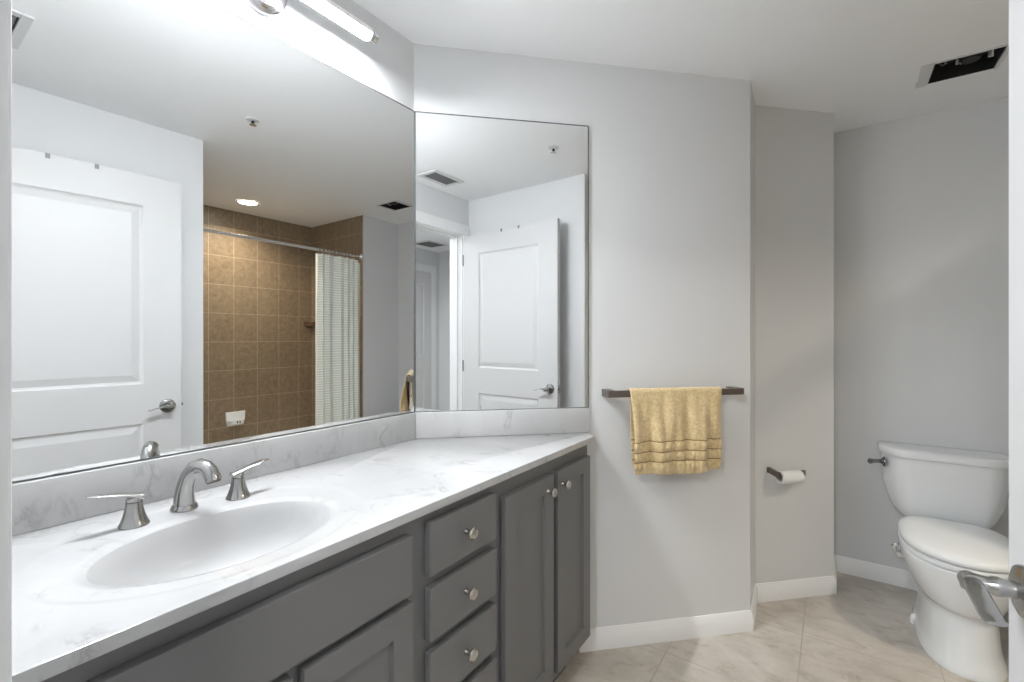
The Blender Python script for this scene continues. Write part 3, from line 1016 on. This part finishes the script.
def register(name, label, cx, cy, lx, ly, n, along_x, group=None):
    r = thing(name, label, 'air vent', (cx, cy, H), 0, group)
    bx, by = lx / 2, ly / 2
    fr = 0.032
    m = MB()
    for (a0, a1, b0, b1) in ((-bx, bx, -by, -by + fr), (-bx, bx, by - fr, by), (-bx, -bx + fr, -by + fr, by - fr), (bx - fr, bx, -by + fr, by - fr)):
        m.box(a0, a1, b0, b1, -0.009, -0.0005, 0.003)
    m.build('frame', M_VENT, r)
    MB().box(-bx + fr, bx - fr, -by + fr, by - fr, -0.002, -0.0005).build('duct_opening', M_BLACK, r)
    m = MB()
    if along_x:
        w_ = (ly - 2 * fr) / n
        for k in range(n):
            y = -by + fr + w_ * (k + 0.5)
            m.prism([(-bx + fr, y - w_ * 0.22), (bx - fr, y - w_ * 0.22), (bx - fr, y + w_ * 0.12), (-bx + fr, y + w_ * 0.12)], -0.008, -0.003)
    else:
        w_ = (lx - 2 * fr) / n
        for k in range(n):
            x = -bx + fr + w_ * (k + 0.5)
            m.prism([(x - w_ * 0.22, -by + fr), (x + w_ * 0.12, -by + fr), (x + w_ * 0.12, by - fr), (x - w_ * 0.22, by - fr)], -0.008, -0.003)
    m.build('louver', M_GREYP, r)
    return r


register('ceiling_vent', 'white rectangular air vent in the bathroom ceiling near the doorway', -0.170, 0.272, 0.300, 0.185, 6, True)
register('ceiling_vent', 'grey square return vent in the hall ceiling beyond the doorway', 1.43, -1.44, 0.34, 0.30, 12, True)

rc = thing('recessed_light', 'lit round recessed light in the ceiling over the bath', 'ceiling light', (1.385, 1.889, H))
m = MB()
m.loft([[(r_ * math.cos(2 * PI * k / 40), r_ * math.sin(2 * PI * k / 40), z_) for k in range(40)] for r_, z_ in ((0.092, -0.0005), (0.092, -0.004), (0.078, -0.007), (0.072, -0.005), (0.072, -0.0005))], False, False)
m.build('trim_ring', M_TRIM, rc, 40)
MB().lathe([(0, 0.001), (0.072, 0.001), (0.072, 0.004), (0.04, 0.0055), (0, 0.006)], (0, 0, 0), '-z', 40).build('lens', M_LENS, rc, 40, 'glowing round lens')
area_light('recessed_lamp', (0, 0, -0.012), SHOWER_W, 0.13, (1.0, 0.88, 0.70), rc, 140)

hl = thing('hall_fill_light', 'added fill light, round and flush on the hall ceiling, out of view', 'ceiling light', (-0.15, -0.95, H))  # added unseen fixture, brightens the hall and fills the bathroom through the doorway
MB().lathe([(0, 0.0005), (0.15, 0.0005), (0.15, 0.02), (0.14, 0.025), (0, 0.025)], (0, 0, 0), '-z', 40).build('base', M_VENT, hl, 40)
MB().lathe([(0, 0.0255), (0.14, 0.0255), (0.135, 0.045), (0.11, 0.07), (0.06, 0.085), (0, 0.09)], (0, 0, 0), '-z', 40).build('fill_dome', M_DOME, hl, 40, 'glowing dome of the added fill light')
area_light('hall_fill_lamp', (0, 0, -0.10), HALL_FILL_W, 0.26, (0.95, 0.98, 1.0), hl)  # fill lamp added under the dome

# ------------------------------------------------------------------ bath alcove
RX, RZ = 0.956, 2.052
cr = thing('shower_rod', 'polished chrome shower rod across the tiled bath alcove', 'shower rod', (RX, YF + 0.01, RZ))
RL = 2.70 - YF - 0.01
MB().lathe([(0, 0.004), (0.0125, 0.004), (0.0125, RL - 0.004), (0, RL - 0.004)], (0, 0, 0), 'y', 24).build('tube', M_CHROME, cr, 40)
for a, b in ((0.0005, 1), (RL - 0.0005, -1)):
    MB().lathe([(0, 0), (0.028, 0), (0.028, 0.005), (0.017, 0.014), (0.0135, 0.020), (0.0, 0.020)], (0, a, 0), 'y' if b > 0 else '-y', 24).build('flange', M_CHROME, cr, 40)


def curtain():
    root = thing('shower_curtain', 'pale green textured shower curtain bunched at the tiled end wall', 'shower curtain', (RX, 0, 0))
    Y0, Y1, ZT, ZB = 2.262, 2.696, 2.026, 0.38
    NU, ROWS = 150, 79
    bm = bmesh.new()
    zs = []
    nz = ROWS * 4
    grid = []
    for j in range(nz + 1):
        v = j / nz
        row = []
        for i in range(NU + 1):
            u = i / NU
            ztop = ZT - 0.055 * max(0, (u - 0.80) / 0.20) ** 2 - 0.006 * abs(math.sin(PI * u * 11))
            z = ztop + (ZB - ztop) * v
            amp = (0.011 + 0.010 * min(1, v * 2.5)) * (1 + 0.25 * math.sin(5 * u + 1))
            ph = 2 * PI * (6.0 * u + 0.35 * math.sin(2 * PI * u * 1.3) + 0.05 * math.sin(4 * v))
            x = amp * math.sin(ph) - 0.004
            y = Y0 + (Y1 - Y0) * u + 0.013 * math.sin(2 * ph + 0.5)
            if u < 0.05:
                x += 0.05 * (1 - u / 0.05) ** 1.5
            nub = 0.0028 * math.cos(2 * PI * (z / 0.0215 + 0.25))
            x -= nub
            if i in (0, NU):
                y += nub * 2 * (1 if i else -1)
            row.append(bm.verts.new((x, y, z)))
        grid.append(row)
    for a, b in zip(grid, grid[1:]):
        for i in range(NU):
            bm.faces.new([a[i], a[i + 1], b[i + 1], b[i]])
    m = MB()
    m.bm = bm
    cl = m.build('cloth', M_CURTAIN, root, 80)
    s = cl.modifiers.new('thickness', 'SOLIDIFY')
    s.thickness = 0.0015
    proto = None
    for k in range(12):
        y = Y0 + (Y1 - Y0) * (k + 0.4) / 12.2
        if proto is None:
            rg = MB()
            rg.tube([(0.0185 * math.sin(a), 0.0, 0.0245 * math.cos(a)) for a in [2 * PI * q / 24 for q in range(25)]], 0.0022, 8, up=(0, 1, 0), cap=False)
            proto = rg.build('curtain_ring', M_BRONZE, root, 60, 'dark metal ring', loc=(0, y, RZ - 0.0075))
        else:
            o = proto.copy()
            COL.objects.link(o)
            o.parent = root
            o.location = (0, y, RZ - 0.0075 - (0.006 if k == 11 else 0))
    return root


curtain()

# tub (below the mirror's view, built so the alcove stands up from the side)
tu = thing('bathtub', 'white alcove bathtub behind the shower curtain', 'bathtub', (0, 0, 0))
X0, X1, Y0, Y1 = XT + 0.014, 1.768, YF + 0.012, 2.698


def rrect(x0, x1, y0, y1, r, z, n=8):
    out = []
    for cx, cy, a0 in ((x1 - r, y1 - r, 0), (x0 + r, y1 - r, 90), (x0 + r, y0 + r, 180), (x1 - r, y0 + r, 270)):
        for k in range(n + 1):
            a = R(a0 + 90 * k / n)
            out.append((cx + r * math.cos(a), cy + r * math.sin(a), z))
    return out


MB().loft([rrect(X0, X1, Y0, Y1, 0.01, 0.001), rrect(X0, X1, Y0, Y1, 0.01, 0.35), rrect(X0 + 0.012, X1, Y0, Y1, 0.012, 0.362), rrect(X0 + 0.075, X1 - 0.06, Y0 + 0.09, Y1 - 0.08, 0.12, 0.362),
           rrect(X0 + 0.09, X1 - 0.075, Y0 + 0.11, Y1 - 0.10, 0.12, 0.345), rrect(X0 + 0.13, X1 - 0.11, Y0 + 0.22, Y1 - 0.16, 0.13, 0.10), rrect(X0 + 0.19, X1 - 0.17, Y0 + 0.30, Y1 - 0.24, 0.10, 0.06)]).build('shell', M_TUB, tu, 50)
MB().lathe([(0, 0), (0.03, 0), (0.03, 0.004), (0, 0.006)], (1.36, Y1 - 0.33, 0.0605), 'z', 24).build('drain', M_CHROME, tu, 40, 'chrome drain')

sd = thing('soap_dish', 'white ceramic soap dish on the tiled bath wall', 'soap dish', (1.77, 1.960, 0.565))
yy = 0.083
m = MB()
m.loft([[(-d_, y * s_, z * s_ + dz) for y, z in ((-yy, 0.066), (-yy * 0.97, 0.0), (-yy * 0.80, -0.060), (yy * 0.80, -0.060), (yy * 0.97, 0.0), (yy, 0.066))] for d_, s_, dz in ((0.0005, 1.0, 0), (0.008, 1.0, 0), (0.013, 0.94, 0))])
m.build('back_plate', M_PORC, sd, 30)
m = MB()
rr_ = []
for d_, zt, zb in ((0.010, -0.012, -0.052), (0.035, -0.012, -0.050), (0.058, -0.010, -0.044), (0.068, -0.006, -0.036)):
    w_ = yy * 0.86 * math.sqrt(max(0.05, 1 - (d_ / 0.085) ** 2))
    rr_.append([(-d_, -w_, zt), (-d_, -w_ * 0.92, zb), (-d_, w_ * 0.92, zb), (-d_, w_, zt)])
m.loft(rr_)
m.build('tray', M_PORC, sd, 40)
for s in (-1, 1):
    MB().loft([[(-0.0682 - h_, s * 0.011 + 0.006 * math.cos(2 * PI * k / 14), -0.021 + 0.010 * math.sin(2 * PI * k / 14) - s * 0.0) for k in range(14)] for h_ in (0.0, 0.0012)]).build('drain_slot', M_BLACK, sd, 40, 'dark drain slot')

cs = thing('corner_shelf', 'small brown tile corner shelf high in the bath alcove', 'shelf', (1.77, 2.70, 1.44))
sw = [(-0.0005, -0.0005)] + [(-0.085 * math.cos(R(90 * k / 10)) - 0.0005, -0.085 * math.sin(R(90 * k / 10)) - 0.0005) for k in range(11)]
m = MB().prism(sw, -0.020, 0.020, 0.004)
m.build('shelf', mat('brown_ceramic', (0.09, 0.045, 0.025), 0.35), cs)
